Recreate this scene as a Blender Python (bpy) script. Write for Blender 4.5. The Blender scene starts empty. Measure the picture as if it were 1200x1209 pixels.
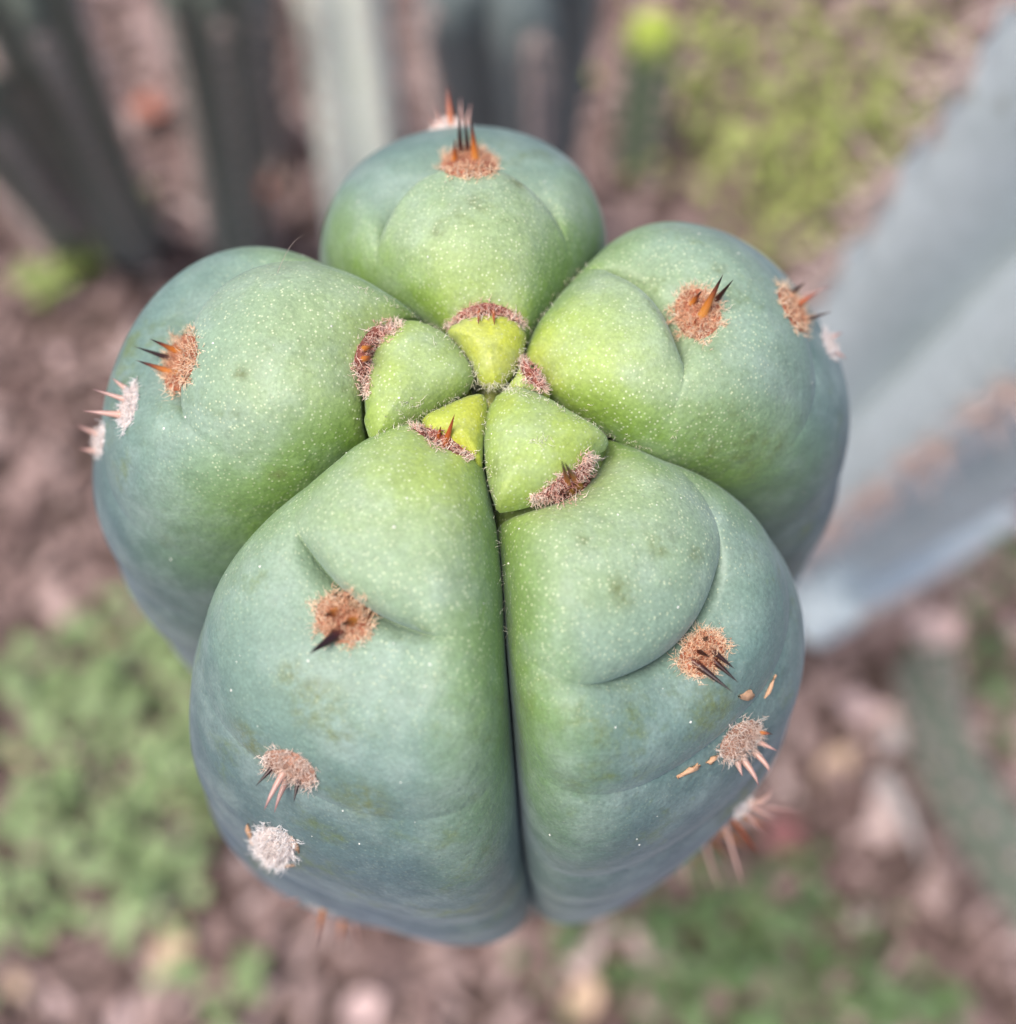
import bpy, math, random
import numpy as np
from mathutils import Vector, Matrix
from mathutils.bvhtree import BVHTree

random.seed(7); RNG = np.random.default_rng(7)
SC = bpy.context.scene
COL = SC.collection
PI = math.pi

# ------------------------------------------------------------------ camera
F = 1250.0                      # focal length in photo pixels (photo 1200 x 1209)
CX, CY = 600.0, 604.5
OFF = math.radians(21.0)        # camera looks 21 degrees off straight down
V = np.array([0, math.sin(OFF), -math.cos(OFF)])
RT = np.array([1.0, 0, 0])
UP = np.array([0, math.cos(OFF), math.sin(OFF)])
APEX = np.array([0, 0, 0.80])   # growing tip of the stem, 80 cm above the ground
def ray(px, py):
    return V + RT * ((px - CX) / F) - UP * ((py - CY) / F)
CAM = APEX - ray(577, 458) * 0.112
cam = bpy.data.cameras.new('camera'); camo = bpy.data.objects.new('camera', cam)
COL.objects.link(camo); camo.location = CAM; camo.rotation_euler = (OFF, 0, 0)
cam.sensor_fit = 'VERTICAL'; cam.sensor_height = 36; cam.sensor_width = 36
cam.lens = F / 1209 * 36
cam.clip_start = 0.005; cam.clip_end = 500
cam.dof.use_dof = True; cam.dof.focus_distance = 0.110; cam.dof.aperture_fstop = 9.3
SC.camera = camo

# ------------------------------------------------------------------ sky and light
w = bpy.data.worlds.new('World'); SC.world = w; w.use_nodes = True
nt = w.node_tree; bg = nt.nodes['Background']
sky = nt.nodes.new('ShaderNodeTexSky'); sky.sky_type = 'NISHITA'; sky.sun_disc = False
SUN_EL, SUN_AZ = math.radians(70), math.radians(-112)     # azimuth measured from +Y towards +X
sky.sun_elevation = SUN_EL; sky.sun_rotation = SUN_AZ
sky.air_density = 1.0; sky.dust_density = 4.0; sky.ozone_density = 1.0
nt.links.new(sky.outputs[0], bg.inputs[0]); bg.inputs[1].default_value = 0.11
sl = bpy.data.lights.new('sun', 'SUN'); so = bpy.data.objects.new('sun', sl); COL.objects.link(so)
sl.energy = 1.5; sl.angle = math.radians(34); sl.color = (1.0, 0.95, 0.87)
d = Vector((math.sin(SUN_AZ) * math.cos(SUN_EL), math.cos(SUN_AZ) * math.cos(SUN_EL), math.sin(SUN_EL)))
so.rotation_euler = d.to_track_quat('Z', 'Y').to_euler(); so.location = (0, 0, 5)
SC.view_settings.view_transform = 'Standard'; SC.view_settings.look = 'None'
SC.view_settings.gamma = 1.0; SC.view_settings.exposure = 0.9
SC.view_settings.use_curve_mapping = False
SC.cycles.use_denoising = True
SC.cycles.max_bounces = 6; SC.cycles.diffuse_bounces = 4; SC.cycles.glossy_bounces = 3

# ------------------------------------------------------------------ helpers
def tag(o, label=None, cat=None, group=None, kind=None):
    if label: o['label'] = label
    if cat: o['category'] = cat
    if group: o['group'] = group
    if kind: o['kind'] = kind
    return o
def empty(name, loc=(0, 0, 0)):
    o = bpy.data.objects.new(name, None); COL.objects.link(o); o.location = loc
    o.empty_display_size = 0.02
    return o
def mesh_data(name, verts, faces, mat, attrs=None, smooth=True):
    me = bpy.data.meshes.new(name)
    verts = np.asarray(verts, dtype=np.float32)
    me.from_pydata(verts.tolist() if len(verts) < 2000 else verts, [], faces if isinstance(faces, list) else faces.tolist())
    if attrs:
        for k, a in attrs.items():
            at = me.attributes.new(k, 'FLOAT', 'POINT')
            at.data.foreach_set('value', np.asarray(a, dtype=np.float32).ravel())
    if smooth:
        me.polygons.foreach_set('use_smooth', np.ones(len(me.polygons), dtype=bool))
    me.materials.append(mat); me.update()
    return me
def link(name, me, parent=None, loc=None):
    o = bpy.data.objects.new(name, me); COL.objects.link(o)
    if parent is not None:
        o.parent = parent
    if loc is not None: o.location = loc
    return o
def add_mesh(name, verts, faces, mat, parent=None, attrs=None, smooth=True):
    """vertices are in world space; they are moved into the parent's space"""
    v = np.asarray(verts, dtype=float)
    if parent is not None:
        off = np.zeros(3); p = parent
        while p is not None:
            off += np.array(p.location); p = p.parent
        v = v - off
    return link(name, mesh_data(name, v, faces, mat, attrs, smooth), parent)

# node material helper
class NM:
    def __init__(s, name):
        s.m = bpy.data.materials.new(name); s.m.use_nodes = True
        s.t = s.m.node_tree; s.b = s.t.nodes['Principled BSDF']
        s.co = s.t.nodes.new('ShaderNodeTexCoord').outputs['Object']
    def n(s, typ, ins=None, **kw):
        x = s.t.nodes.new('ShaderNode' + typ)
        for k, v in kw.items(): setattr(x, k, v)
        for k, v in (ins or {}).items(): s.put(x.inputs[k], v)
        return x
    def put(s, sock, v):
        if isinstance(v, bpy.types.NodeSocket): s.t.links.new(v, sock)
        else: sock.default_value = v
    def attr(s, name): return s.n('Attribute', attribute_name=name).outputs['Fac']
    def noise(s, scale, detail=3, rough=0.5, co=None, **ins):
        x = s.n('TexNoise', {'Scale': scale, 'Detail': detail, 'Roughness': rough, 'Vector': co or s.co})
        return x.outputs['Fac']
    def voro(s, scale, co=None, feature='F1', rnd=1.0):
        return s.n('TexVoronoi', {'Scale': scale, 'Vector': co or s.co, 'Randomness': rnd}, feature=feature)
    def math(s, op, a, b=0.0, clamp=False):
        x = s.n('Math', operation=op, use_clamp=clamp); s.put(x.inputs[0], a); s.put(x.inputs[1], b)
        return x.outputs[0]
    def ramp(s, fac, stops, interp='LINEAR'):
        x = s.n('ValToRGB', {'Fac': fac}); r = x.color_ramp; r.interpolation = interp
        while len(r.elements) < len(stops): r.elements.new(0.5)
        for e, (p, c) in zip(r.elements, stops):
            e.position = p; e.color = (c, c, c, 1) if isinstance(c, (int, float)) else (*c, 1)
        return x.outputs['Color']
    def mix(s, fac, a, b, blend='MIX'):
        x = s.n('Mix', data_type='RGBA', blend_type=blend)
        s.put(x.inputs[0], fac)
        s.put(x.inputs[6], a if isinstance(a, bpy.types.NodeSocket) else (*a, 1))
        s.put(x.inputs[7], b if isinstance(b, bpy.types.NodeSocket) else (*b, 1))
        return x.outputs[2]
    def bump(s, h, strength, dist, prev=None):
        x = s.n('Bump', {'Height': h, 'Strength': strength, 'Distance': dist})
        if prev is not None: s.put(x.inputs['Normal'], prev)
        return x.outputs[0]
    def set(s, **kw):
        for k, v in kw.items():
            k = k.replace('_', ' ')
            if isinstance(v, tuple) and len(v) == 3: v = (*v, 1) if 'Color' in k or 'Tint' in k else v
            s.put(s.b.inputs[k], v)
        return s.m

# ------------------------------------------------------------------ materials of the cactus
def mat_skin():
    m = NM('cactus_skin')
    age = m.attr('age'); side = m.attr('side')
    wob = m.noise(90, 4, 0.6)
    a = m.math('ADD', age, m.math('MULTIPLY', m.math('SUBTRACT', wob, 0.5), 0.16))
    base = m.ramp(a, [(0.0, (0.46, 0.48, 0.045)), (0.10, (0.325, 0.42, 0.095)), (0.22, (0.295, 0.39, 0.195)),
                      (0.40, (0.23, 0.322, 0.228)), (0.60, (0.14, 0.22, 0.19)), (0.80, (0.086, 0.135, 0.14)), (1.0, (0.07, 0.096, 0.128))])  # older skin is bluer; its dark end also paints shade on the lower walls
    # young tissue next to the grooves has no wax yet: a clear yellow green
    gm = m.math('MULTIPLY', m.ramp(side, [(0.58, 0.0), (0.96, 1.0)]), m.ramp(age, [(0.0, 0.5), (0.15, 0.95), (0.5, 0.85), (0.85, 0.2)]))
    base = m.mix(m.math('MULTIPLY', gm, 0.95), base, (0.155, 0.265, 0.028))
    # patches of wax bloom
    bl = m.ramp(m.noise(140, 5, 0.65), [(0.45, 0.0), (0.75, 1.0)])
    base = m.mix(m.math('MULTIPLY', bl, 0.34), base, (0.42, 0.50, 0.46))
    # olive rub marks
    ol = m.ramp(m.noise(75, 5, 0.7, co=m.n('Mapping', {'Vector': m.co, 'Location': (3.1, 0.4, 1.7)}).outputs[0]), [(0.55, 0.0), (0.66, 1.0)])
    ol = m.math('MULTIPLY', ol, m.ramp(m.noise(420, 4, .7), [(.42, .15), (.6, 1.0)]))
    base = m.mix(m.math('MULTIPLY', ol, 0.65), base, (0.13, 0.17, 0.045))
    # rubbed, scuffed spots of bare olive skin
    sf = m.math('MULTIPLY', m.attr('scuff'), m.ramp(m.noise(520, 5, .75), [(.40, 0.0), (.62, 1.0)]))
    base = m.mix(m.math('MULTIPLY', sf, 0.8), base, (0.13, 0.155, 0.05))
    # pale breathing pores
    vo = m.voro(2000); dots = m.ramp(vo.outputs['Distance'], [(0.12, 1.0), (0.31, 0.0)])
    keep = m.ramp(m.n('SeparateColor', {'Color': vo.outputs['Color']}).outputs[0], [(0.0, 0.35), (0.5, 1.0)])
    patch = m.ramp(m.noise(60, 3, 0.6), [(0.30, 0.15), (0.52, 1.0)])
    old = m.ramp(age, [(0.04, 0.45), (0.15, 1.0), (0.36, 0.9), (0.55, 0.12)])
    df = m.math('MULTIPLY', m.math('MULTIPLY', dots, keep), m.math('MULTIPLY', patch, old))
    base = m.mix(m.math('MULTIPLY', df, 0.8), base, (0.66, 0.71, 0.45))
    mo = m.noise(330, 5, 0.7); base = m.mix(0.16, base, m.ramp(mo, [(0.35, 0.25), (0.65, 0.75)]), 'OVERLAY')
    # fine grain
    gr = m.noise(2600, 2, 0.5)
    base = m.mix(0.12, base, m.ramp(gr, [(0.3, 0.0), (0.7, 1.0)]), 'OVERLAY')
    bn = m.bump(m.noise(1500, 2, 0.5), 0.25, 0.0004)
    bn = m.bump(m.noise(120, 4, 0.6), 0.5, 0.0012, bn)
    bn = m.bump(m.noise(38, 3, 0.5), 0.6, 0.0035, bn)
    bn = m.bump(dots, 0.2, 0.0001, bn)
    return m.set(Base_Color=base, Roughness=m.ramp(wob, [(0.3, 0.42), (0.7, 0.58)]), Specular_IOR_Level=0.35, Normal=bn,
                 Sheen_Weight=0.16, Sheen_Roughness=0.45, Sheen_Tint=(0.70, 0.86, 1.0))
def mat_simple(name, col, rough=0.6, var=0.25, scale=400, **kw):
    m = NM(name)
    n = m.noise(scale, 3, 0.6)
    dark = tuple(c * (1 - var) for c in col); light = tuple(min(1, c * (1 + var)) for c in col)
    return m.set(Base_Color=m.ramp(n, [(0.3, dark), (0.7, light)]), Roughness=rough, **kw)
def mat_wool(name, stops):
    m = NM(name)
    return m.set(Base_Color=m.ramp(m.attr('tone'), stops), Roughness=0.75, Specular_IOR_Level=0.25)
def mat_spine(name, stops):
    m = NM(name)
    return m.set(Base_Color=m.ramp(m.attr('along'), stops), Roughness=0.3, Specular_IOR_Level=0.5,
                 Subsurface_Weight=0.15, Subsurface_Scale=0.0006, Subsurface_Radius=(1, .5, .2),
                 Normal=m.bump(m.noise(3000, 2), 0.15, 0.0001))
SKIN = mat_skin()
WOOL_TAN = mat_wool('wool_tan', [(0.0, (0.34, 0.10, 0.06)), (0.3, (0.70, 0.32, 0.18)), (0.6, (0.92, 0.66, 0.44)), (1.0, (0.98, 0.88, 0.72))])
WOOL_PINK = mat_wool('wool_reddish', [(0.0, (0.34, 0.09, 0.07)), (0.3, (0.74, 0.36, 0.29)), (0.65, (0.93, 0.72, 0.60)), (1.0, (0.98, 0.90, 0.78))])
WOOL_FADE = mat_wool('wool_fading', [(0.0, (0.32, 0.14, 0.09)), (0.4, (0.70, 0.50, 0.40)), (1.0, (0.94, 0.86, 0.78))])
WOOL_GREY = mat_wool('wool_weathered', [(0.0, (0.50, 0.33, 0.27)), (0.3, (0.85, 0.75, 0.70)), (1.0, (0.98, 0.96, 0.95))])
SP_AMBER = mat_spine('spine_amber', [(0.0, (0.62, 0.30, 0.06)), (0.40, (0.50, 0.16, 0.025)), (0.68, (0.16, 0.03, 0.012)), (0.85, (0.02, 0.008, 0.006))])
SP_DARK = mat_spine('spine_dark', [(0.0, (0.16, 0.035, 0.015)), (0.35, (0.035, 0.010, 0.008)), (1.0, (0.012, 0.006, 0.006))])
SP_RED = mat_spine('spine_red', [(0.0, (0.50, 0.16, 0.04)), (0.6, (0.36, 0.07, 0.02)), (1.0, (0.12, 0.015, 0.01))])
SP_OLD = mat_spine('spine_weathered', [(0.0, (0.55, 0.33, 0.25)), (0.6, (0.50, 0.30, 0.26)), (1.0, (0.20, 0.10, 0.10))])

# ------------------------------------------------------------------ body of the stem: a surface of revolution with five ribs
R = 0.050
PROF = np.array([(0, .004), (.10, .008), (.22, .018), (.36, .030), (.50, .015), (.64, -.045), (.77, -.15), (.88, -.31), (.955, -.52),
                 (1.0, -.78), (1.026, -1.02), (1.030, -1.18), (1.045, -1.40), (1.052, -1.75), (1.0, -2.3), (.95, -3.2), (.93, -5), (.94, -9), (.95, -16.2)]) * R
def catmull(P, n=24):
    P = np.vstack([2 * P[0] - P[1], P, 2 * P[-1] - P[-2]]); out = []
    for i in range(1, len(P) - 2):
        t = np.linspace(0, 1, n, endpoint=False)[:, None]; a, b, c, e = P[i-1], P[i], P[i+1], P[i+2]
        out.append(0.5 * (2*b + (c-a)*t + (2*a-5*b+4*c-e)*t*t + (3*b-3*c+e-a)*t**3))
    return np.vstack(out + [P[-2][None]])
PP = catmull(PROF)
SS = np.concatenate([[0], np.cumsum(np.linalg.norm(np.diff(PP, axis=0), axis=1))])
TG = np.gradient(PP, SS, axis=0); TG /= np.linalg.norm(TG, axis=1)[:, None]
NR = np.stack([-TG[:, 1], TG[:, 0]], 1)           # outward normal in (r, z)
SMAX = SS[-1]
def surf(th, s, h):
    r = np.interp(s, SS, PP[:, 0]) + h * np.interp(s, SS, NR[:, 0])
    z = np.interp(s, SS, PP[:, 1]) + h * np.interp(s, SS, NR[:, 1])
    r = np.maximum(r, 0)
    return np.stack([r * np.cos(th), r * np.sin(th), z], -1) + APEX
def cast(px, py, inset=0.0):
    """photo pixel -> (theta, s) on the stem's envelope (inset below it)"""
    dvec = ray(px, py); t = np.linspace(0.07, 0.23, 1600)
    q = CAM + dvec * t[:, None] - APEX
    rz = np.stack([np.hypot(q[:, 0], q[:, 1]), q[:, 2]], 1)
    sel = slice(None, None, 2)
    P2 = PP[:260]; best = None
    d2 = ((rz[:, None, :] - P2[None]) ** 2).sum(-1)
    j = d2.argmin(1)
    sd = ((rz - P2[j]) * NR[j]).sum(1) + inset
    k = np.argmax(sd < 0)
    if sd[k] >= 0: k = int(np.argmin(sd))
    return math.atan2(q[k, 1], q[k, 0]) % (2 * PI), SS[j[k]]

def gdepth(s):       # groove depth along the stem
    return R * np.interp(s / R, [0, .05, .12, .3, .6, .9, 1.2, 1.7, 2.6, 5, 17], [.02, .05, .09, .15, .26, .36, .42, .40, .34, .30, .28])
def groove_scale(g, s):
    if g == 'DC': return np.interp(s / R, [.5, .8, 1.2, 1.6, 2.2, 3.5], [1.0, .72, .42, .26, .18, .7])
    if g in ('AE', 'BA'): return np.interp(s / R, [.4, .8, 1.4, 2.2], [1.0, .86, .78, .9])
    return np.interp(s / R, [1.6, 2.2], [1.0, .95])
GROOVE_PX = {
    'BA': [(592, 450), (612, 425), (622, 398), (658, 348), (690, 312), (724, 284)],
    'AE': [(566, 447), (556, 428), (531, 396), (480, 366), (420, 338), (368, 312)],
    'ED': [(566, 461), (535, 470), (500, 491), (438, 518), (385, 562), (300, 660), (228, 790)],
    'DC': [(575, 470), (571, 512), (584, 592), (592, 660), (597, 760), (608, 900), (613, 1010)],
    'CB': [(594, 459), (650, 474), (710, 508), (765, 530), (835, 556), (885, 605), (938, 672)],
}
GROOVE = {}
for k, pts in GROOVE_PX.items():
    th, ss = [], []
    for p in pts:
        ins = 0.0
        for _ in range(3):
            a, b = cast(*p, inset=ins); ins = 0.75 * float(gdepth(b))
        th.append(a); ss.append(b)
    th = np.unwrap(np.array(th)); ss = np.array(ss); o = np.argsort(ss); GROOVE[k] = (ss[o], th[o])
RIBS = {'A': ('BA', 'AE'), 'E': ('AE', 'ED'), 'D': ('ED', 'DC'), 'C': ('DC', 'CB'), 'B': ('CB', 'BA')}
def smooth_interp(s, xs, ys):
    out = np.interp(s, xs, ys)
    for w_ in (0.0012, 0.0024):
        out = (out + np.interp(np.maximum(s - w_, 0), xs, ys) + np.interp(s + w_, xs, ys)) / 3
    return out
def rib_theta(rib, u, s):
    a, b = RIBS[rib]
    ta = smooth_interp(s, *GROOVE[a]); tb = smooth_interp(s, *GROOVE[b])
    tb = ta + (tb - ta) % (2 * PI)
    return ta + (tb - ta) * (u + 1) / 2
def to_us(rib, px, py, inset=0.0):
    th, s = cast(px, py, inset)
    t0 = float(rib_theta(rib, -1.0, np.array(s))); t1 = float(rib_theta(rib, 1.0, np.array(s)))
    x = (th - t0) % (2 * PI)
    if x > PI + 1.2: x -= 2 * PI
    return 2 * x / (t1 - t0) - 1, s

# creases between the tubercles of a rib: traced points, half width of the sharp part, step height
CREASE_PX = {
    'A': [([(528, 388), (548, 374), (575, 369), (602, 374), (620, 388)], 2.0, .085),
          ([(440, 275), (478, 238), (515, 216), (556, 209), (600, 214), (640, 236), (668, 268), (682, 305)], .62, .19)],
    'B': [([(622, 428), (636, 446), (648, 464)], 2.0, .09),
          ([(742, 316), (775, 342), (798, 378), (806, 420), (803, 465), (780, 505)], .58, .125),
          ([(905, 318), (922, 345), (938, 385), (950, 440)], .25, .04)],
    'C': [([(586, 594), (625, 590), (665, 575), (692, 548), (708, 518)], 2.0, .09),
          ([(695, 808), (745, 798), (800, 776), (826, 752), (846, 724), (866, 655)], .36, .10),
          ([(740, 945), (800, 915), (850, 862), (890, 828), (912, 800)], .22, .014),
          ([(800, 985), (860, 945), (905, 905)], .22, .012)],
    'D': [([(575, 552), (555, 538), (528, 522), (500, 510), (486, 503)], 2.0, .075),
          ([(525, 750), (480, 736), (438, 720), (402, 703), (378, 672), (358, 632)], .36, .115),
          ([(440, 925), (385, 905), (345, 885), (300, 870), (262, 850)], .24, .012),
          ([(420, 1030), (350, 990), (300, 965)], .22, .012)],
    'E': [([(438, 516), (431, 480), (430, 440), (445, 395), (470, 378)], 2.0, .085),
          ([(300, 338), (262, 360), (240, 395), (232, 440), (236, 490), (252, 530)], .58, .17),
          ([(170, 440), (158, 470), (150, 520)], .25, .04)],
}
OFFSET = {'A': (.035, .035), 'B': (0.0, 0.0), 'C': (.05, -.08), 'D': (.03, .075), 'E': (.055, .055)}     # rib tops proud of the mean envelope, in R
CREASES = {}
UM2 = {'A': (0.0, .62), 'E': (-.18, .46), 'B': (.16, .48)}
for rib, lst in CREASE_PX.items():
    out = []
    for pts, half, step in lst:
        us = sorted(to_us(rib, *p, inset=R * min(step * 0.6, .02)) for p in pts)
        uu = np.array([x[0] for x in us]); sv = np.array([x[1] for x in us])
        c = np.polyfit(uu, sv, 2 if len(pts) > 3 else 1)
        if len(pts) <= 3 or c[0] > 0: c = np.array([-0.10 * R * (1 if half < 1 else .3), 0, np.mean(sv)])
        if rib in 'CD' and half < .4 and len(pts) > 4 and len(out) == 1: half = (uu[-1] - uu[0]) / 2 * .82
        if len(out) == 1 and rib in UM2: out.append((c, UM2[rib][0], UM2[rib][1], step)); continue
        out.append((c, float(np.clip((uu[0] + uu[-1]) / 2, -.3, .3)), half, step))
    last = max(out[-1][0][2], 1.0 * R)
    # older tubercles further down
    sp = 0.019
    s_ = last
    while s_ + sp < SMAX - 0.01:
        s_ += sp; sp = min(sp * 1.12, 0.03)
        out.append((np.array([-0.16 * R, 0, s_]), 0.0, .25, .02))
    CREASES[rib] = out

def crease_s(c, u):
    cc, um = c[0], c[1]
    uu = np.clip(u, -1.0, 1.0)
    s = cc[0] * uu**2 + cc[1] * uu + cc[2]
    return s
def rib_height(rib, u, s, k, q):
    """height over the envelope; k = tubercle index, q = 0..1 along it"""
    ga, gb = RIBS[rib]
    nn_ = 2.1 if rib == 'A' else 2.5
    def expo(g): return nn_ + (4.5 * np.clip((s / R - .3) / .4, 0, 1) if g == 'DC' else 0.0)
    n = np.where(u < 0, expo(ga), expo(gb))
    arch = np.power(np.maximum(1 - np.abs(u) ** n, 0), 0.5)
    gm = np.where(u < 0, groove_scale(ga, s), groove_scale(gb, s))
    h = -gdepth(s) * gm * (1 - arch)
    cr = CREASES[rib]
    step1 = cr[k][3] * R; um1 = cr[k][1]; half1 = cr[k][2]
    step0 = cr[k-1][3] * R if k > 0 else 0.085 * R; um0 = cr[k-1][1] if k > 0 else 0; half0 = cr[k-1][2] if k > 0 else 2.0
    tl = 0.075
    def fade(um, half): return 1 / (1 + np.exp((np.abs(u - um) - half) / tl))
    f1 = fade(um1, half1); f0 = fade(um0, half0)
    c0 = 0.55 if k == 0 else 0.86 if (rib == 'A' and k == 1) else 0.80
    q1 = np.clip((q - c0) / (1 - c0), 0, 1); chin = np.sqrt(np.maximum(1 - q1 ** 2.4, 0))        # rounded, overhanging end
    qa = np.clip(q / (0.62 if k == 0 else 0.30 if k == 1 else 0.09), 0, 1); qb = np.clip(q / 0.55, 0, 1)
    sharp_ = np.sqrt(np.maximum(1 - (1 - qa) ** 2, 0)); soft = qb * qb * (3 - 2 * qb)
    rise = sharp_ if k == 0 else 0.75 * sharp_ + 0.25 * soft if k == 1 else 0.6 * sharp_ + 0.4 * soft
    if k == 0:
        return h - step1 - 0.05 * R * (1 - q)
    hb = step0 * (f0 * (rise - 1)) + step1 * (f1 * (chin - 1))
    swell = 0.02 * R * np.sin(PI * q) * arch if k > 0 else 0.0
    return h + (hb + swell) * (0.35 + 0.65 * arch) + (OFFSET[rib][0] * (0.5 - u / 2) + OFFSET[rib][1] * (0.5 + u / 2)) * R * arch + (0.13 * R * arch * np.clip(0.3 - u, 0, 1) * np.clip(s / R - 1.1, 0, 1) if rib == 'D' else 0)

NU = 150
UV = np.sin(np.linspace(-PI / 2, PI / 2, NU))
UV = 0.55 * UV + 0.45 * np.linspace(-1, 1, NU)
def build_rib(rib):
    rows_v, rows_age, rows_side, marks = [], [], [], []
    cr = CREASES[rib]
    for k in range(len(cr)):
        s1 = crease_s(cr[k], UV); s0 = crease_s(cr[k-1], UV) if k > 0 else np.zeros(NU) + 0.0004
        s1 = np.maximum(s1, s0 + 0.001)
        sm = float(np.mean(s1)) / R
        nrow = 70 if sm < 2.4 else (26 if sm < 4 else 10)
        if k == 0: nrow = 50
        x = np.linspace(0, 1, nrow, endpoint=(k == len(cr) - 1)); q = 0.5 * x + 0.5 * (0.5 - 0.5 * np.cos(PI * x))
        start = len(rows_v)
        for qq in q:
            s = s0 + (s1 - s0) * qq
            h = rib_height(rib, UV, s, k, qq)
            th = rib_theta(rib, UV, s)
            p = surf(th, s, h)
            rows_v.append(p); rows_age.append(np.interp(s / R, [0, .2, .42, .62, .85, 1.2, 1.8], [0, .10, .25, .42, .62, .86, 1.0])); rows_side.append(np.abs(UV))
        marks.append((start, len(rows_v)))
    Vv = np.array(rows_v); Ag = np.array(rows_age); Sd = np.array(rows_side)
    # skirts: each edge of a rib dips below its neighbour's
    return Vv, Ag, Sd, marks
def grid_faces(nr, nc):
    i = np.arange(nr - 1)[:, None] * nc + np.arange(nc - 1)[None]
    i = i.ravel(); return np.stack([i, i + 1, i + nc + 1, i + nc], 1)

cactus = empty('columnar_cactus', (0, 0, 0))
tag(cactus, 'pale blue-green five-ribbed cactus column seen onto its yellow-green growing tip', 'cactus')
RIBOBJ = {}; ALLV, ALLF = [], []; nbase = 0
for rib in 'ABCDE':
    Vv, Ag, Sd, marks = build_rib(rib)
    nr = Vv.shape[0]; ff = grid_faces(nr, NU)[:, ::-1]
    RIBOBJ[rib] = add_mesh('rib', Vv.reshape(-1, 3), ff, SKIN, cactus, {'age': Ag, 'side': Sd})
    ALLV.append(Vv.reshape(-1, 3)); ALLF.append(ff + nbase); nbase += nr * NU
# the five youngest tubercles crowd together over the tip as separate domes: traced outlines, base depth and height in mm
YOUNG = {
    'A': ((577, 412), [(529, 389), (546, 376), (575, 370), (605, 376), (620, 391), (618, 412), (609, 434), (595, 450), (581, 456), (566, 447), (555, 425), (540, 403)], 2.3, 3.4, 0.0),
    'E': ((497, 443), [(478, 376), (505, 381), (531, 396), (551, 420), (560, 440), (552, 458), (522, 476), (490, 495), (456, 513), (440, 516), (432, 495), (430, 460), (435, 425), (450, 392)], 2.6, 4.2, .11),
    'D': ((543, 501), [(500, 491), (530, 475), (558, 464), (574, 466), (576, 490), (571, 517), (568, 548), (554, 541), (528, 526), (503, 511)], 2.3, 2.9, .02),
    'C': ((634, 524), [(591, 461), (609, 455), (632, 462), (668, 480), (717, 512), (704, 534), (686, 557), (660, 577), (624, 592), (596, 598), (584, 590), (573, 545), (571, 505), (577, 478)], 2.8, 4.6, .10),
    'B': ((623, 447), [(600, 455), (609, 440), (619, 423), (632, 434), (645, 456), (648, 466), (628, 462), (610, 461)], 2.0, 1.9, .06)}
NA, NRG = 80, 26
for rib, (cpx, poly, ins, H, a0) in YOUNG.items():
    Q = np.array(poly + poly[:3] , float); m_ = len(poly); out = []
    for i in range(NA):
        x = i / NA * m_; k = int(x); t = x - k; p0, p1, p2, p3 = (np.array(poly[(k + j) % m_], float) for j in (-1, 0, 1, 2))
        out.append(.5 * (2*p1 + (p2-p0)*t + (2*p0-5*p1+4*p2-p3)*t*t + (3*p1-3*p2+p3-p0)*t**3))
    th_s = [cast(*p, inset=ins * .0005) for p in out]
    B = np.array([surf(np.array(a), np.array(b), np.array(-ins * .001)) for a, b in th_s])
    ca, cb = cast(*cpx); C0 = surf(np.array(ca), np.array(cb), np.array(-ins * .001)); N0 = surf(np.array(ca), np.array(cb), np.array(0.0)) - C0; N0 /= np.linalg.norm(N0)
    N0 = N0 * .75 + np.array([0, 0, .25]); N0 /= np.linalg.norm(N0)
    vs, ag, sd = [], [], []
    for r_ in range(NRG):
        rho = math.sin(PI / 2 * r_ / (NRG - 1))
        hgt = H * .001 * (1 - rho ** 2.3) ** .5
        for i in range(NA):
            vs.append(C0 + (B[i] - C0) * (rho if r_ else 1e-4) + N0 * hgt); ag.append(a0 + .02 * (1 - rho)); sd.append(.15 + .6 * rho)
    fs = [[r_*NA + i, (r_+1)*NA + i, (r_+1)*NA + (i+1) % NA, r_*NA + (i+1) % NA] for r_ in range(NRG - 1) for i in range(NA)]
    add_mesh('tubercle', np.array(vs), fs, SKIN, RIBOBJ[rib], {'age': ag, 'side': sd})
    ALLV.append(np.array(vs)); ALLF.append(np.array(fs) + nbase); nbase += len(vs)
ALLV = np.vstack(ALLV); ALLF = np.vstack(ALLF)

# ------------------------------------------------------------------ ground
def at(px, py, z=0.0):
    dv = ray(px, py); return CAM + dv * ((z - CAM[2]) / dv[2])
def mat_ground():
    m = NM('soil')
    n1 = m.noise(14, 6, 0.7); n2 = m.noise(60, 5, 0.7)
    c = m.ramp(n1, [(0.3, (0.075, 0.05, 0.045)), (0.55, (0.14, 0.095, 0.085)), (0.75, (0.22, 0.15, 0.13))])
    c = m.mix(0.5, c, m.ramp(n2, [(0.35, (0.05, 0.035, 0.03)), (0.7, (0.30, 0.21, 0.18))]))
    return m.set(Base_Color=c, Roughness=0.9, Specular_IOR_Level=0.2, Normal=m.bump(n2, 0.8, 0.02))
SOIL = mat_ground()
n = 120
gx = np.concatenate([-np.geomspace(200, 1.2, 20), np.linspace(-1, 1, n), np.geomspace(1.2, 200, 20)])
X, Y = np.meshgrid(gx, gx); Z = np.zeros_like(X)
near = (np.abs(X) < 1.1) & (np.abs(Y) < 1.1)
Z += np.where(near, 0.006 * np.sin(X * 21 + 1) * np.cos(Y * 17) + 0.004 * np.sin(X * 53 + Y * 31), 0) - 0.006
gf = grid_faces(len(gx), len(gx))
ground = add_mesh('ground', np.stack([X, Y, Z], -1).reshape(-1, 3), gf, SOIL); tag(ground, kind='structure', label='brown mulched soil under the cactus stems')

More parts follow.
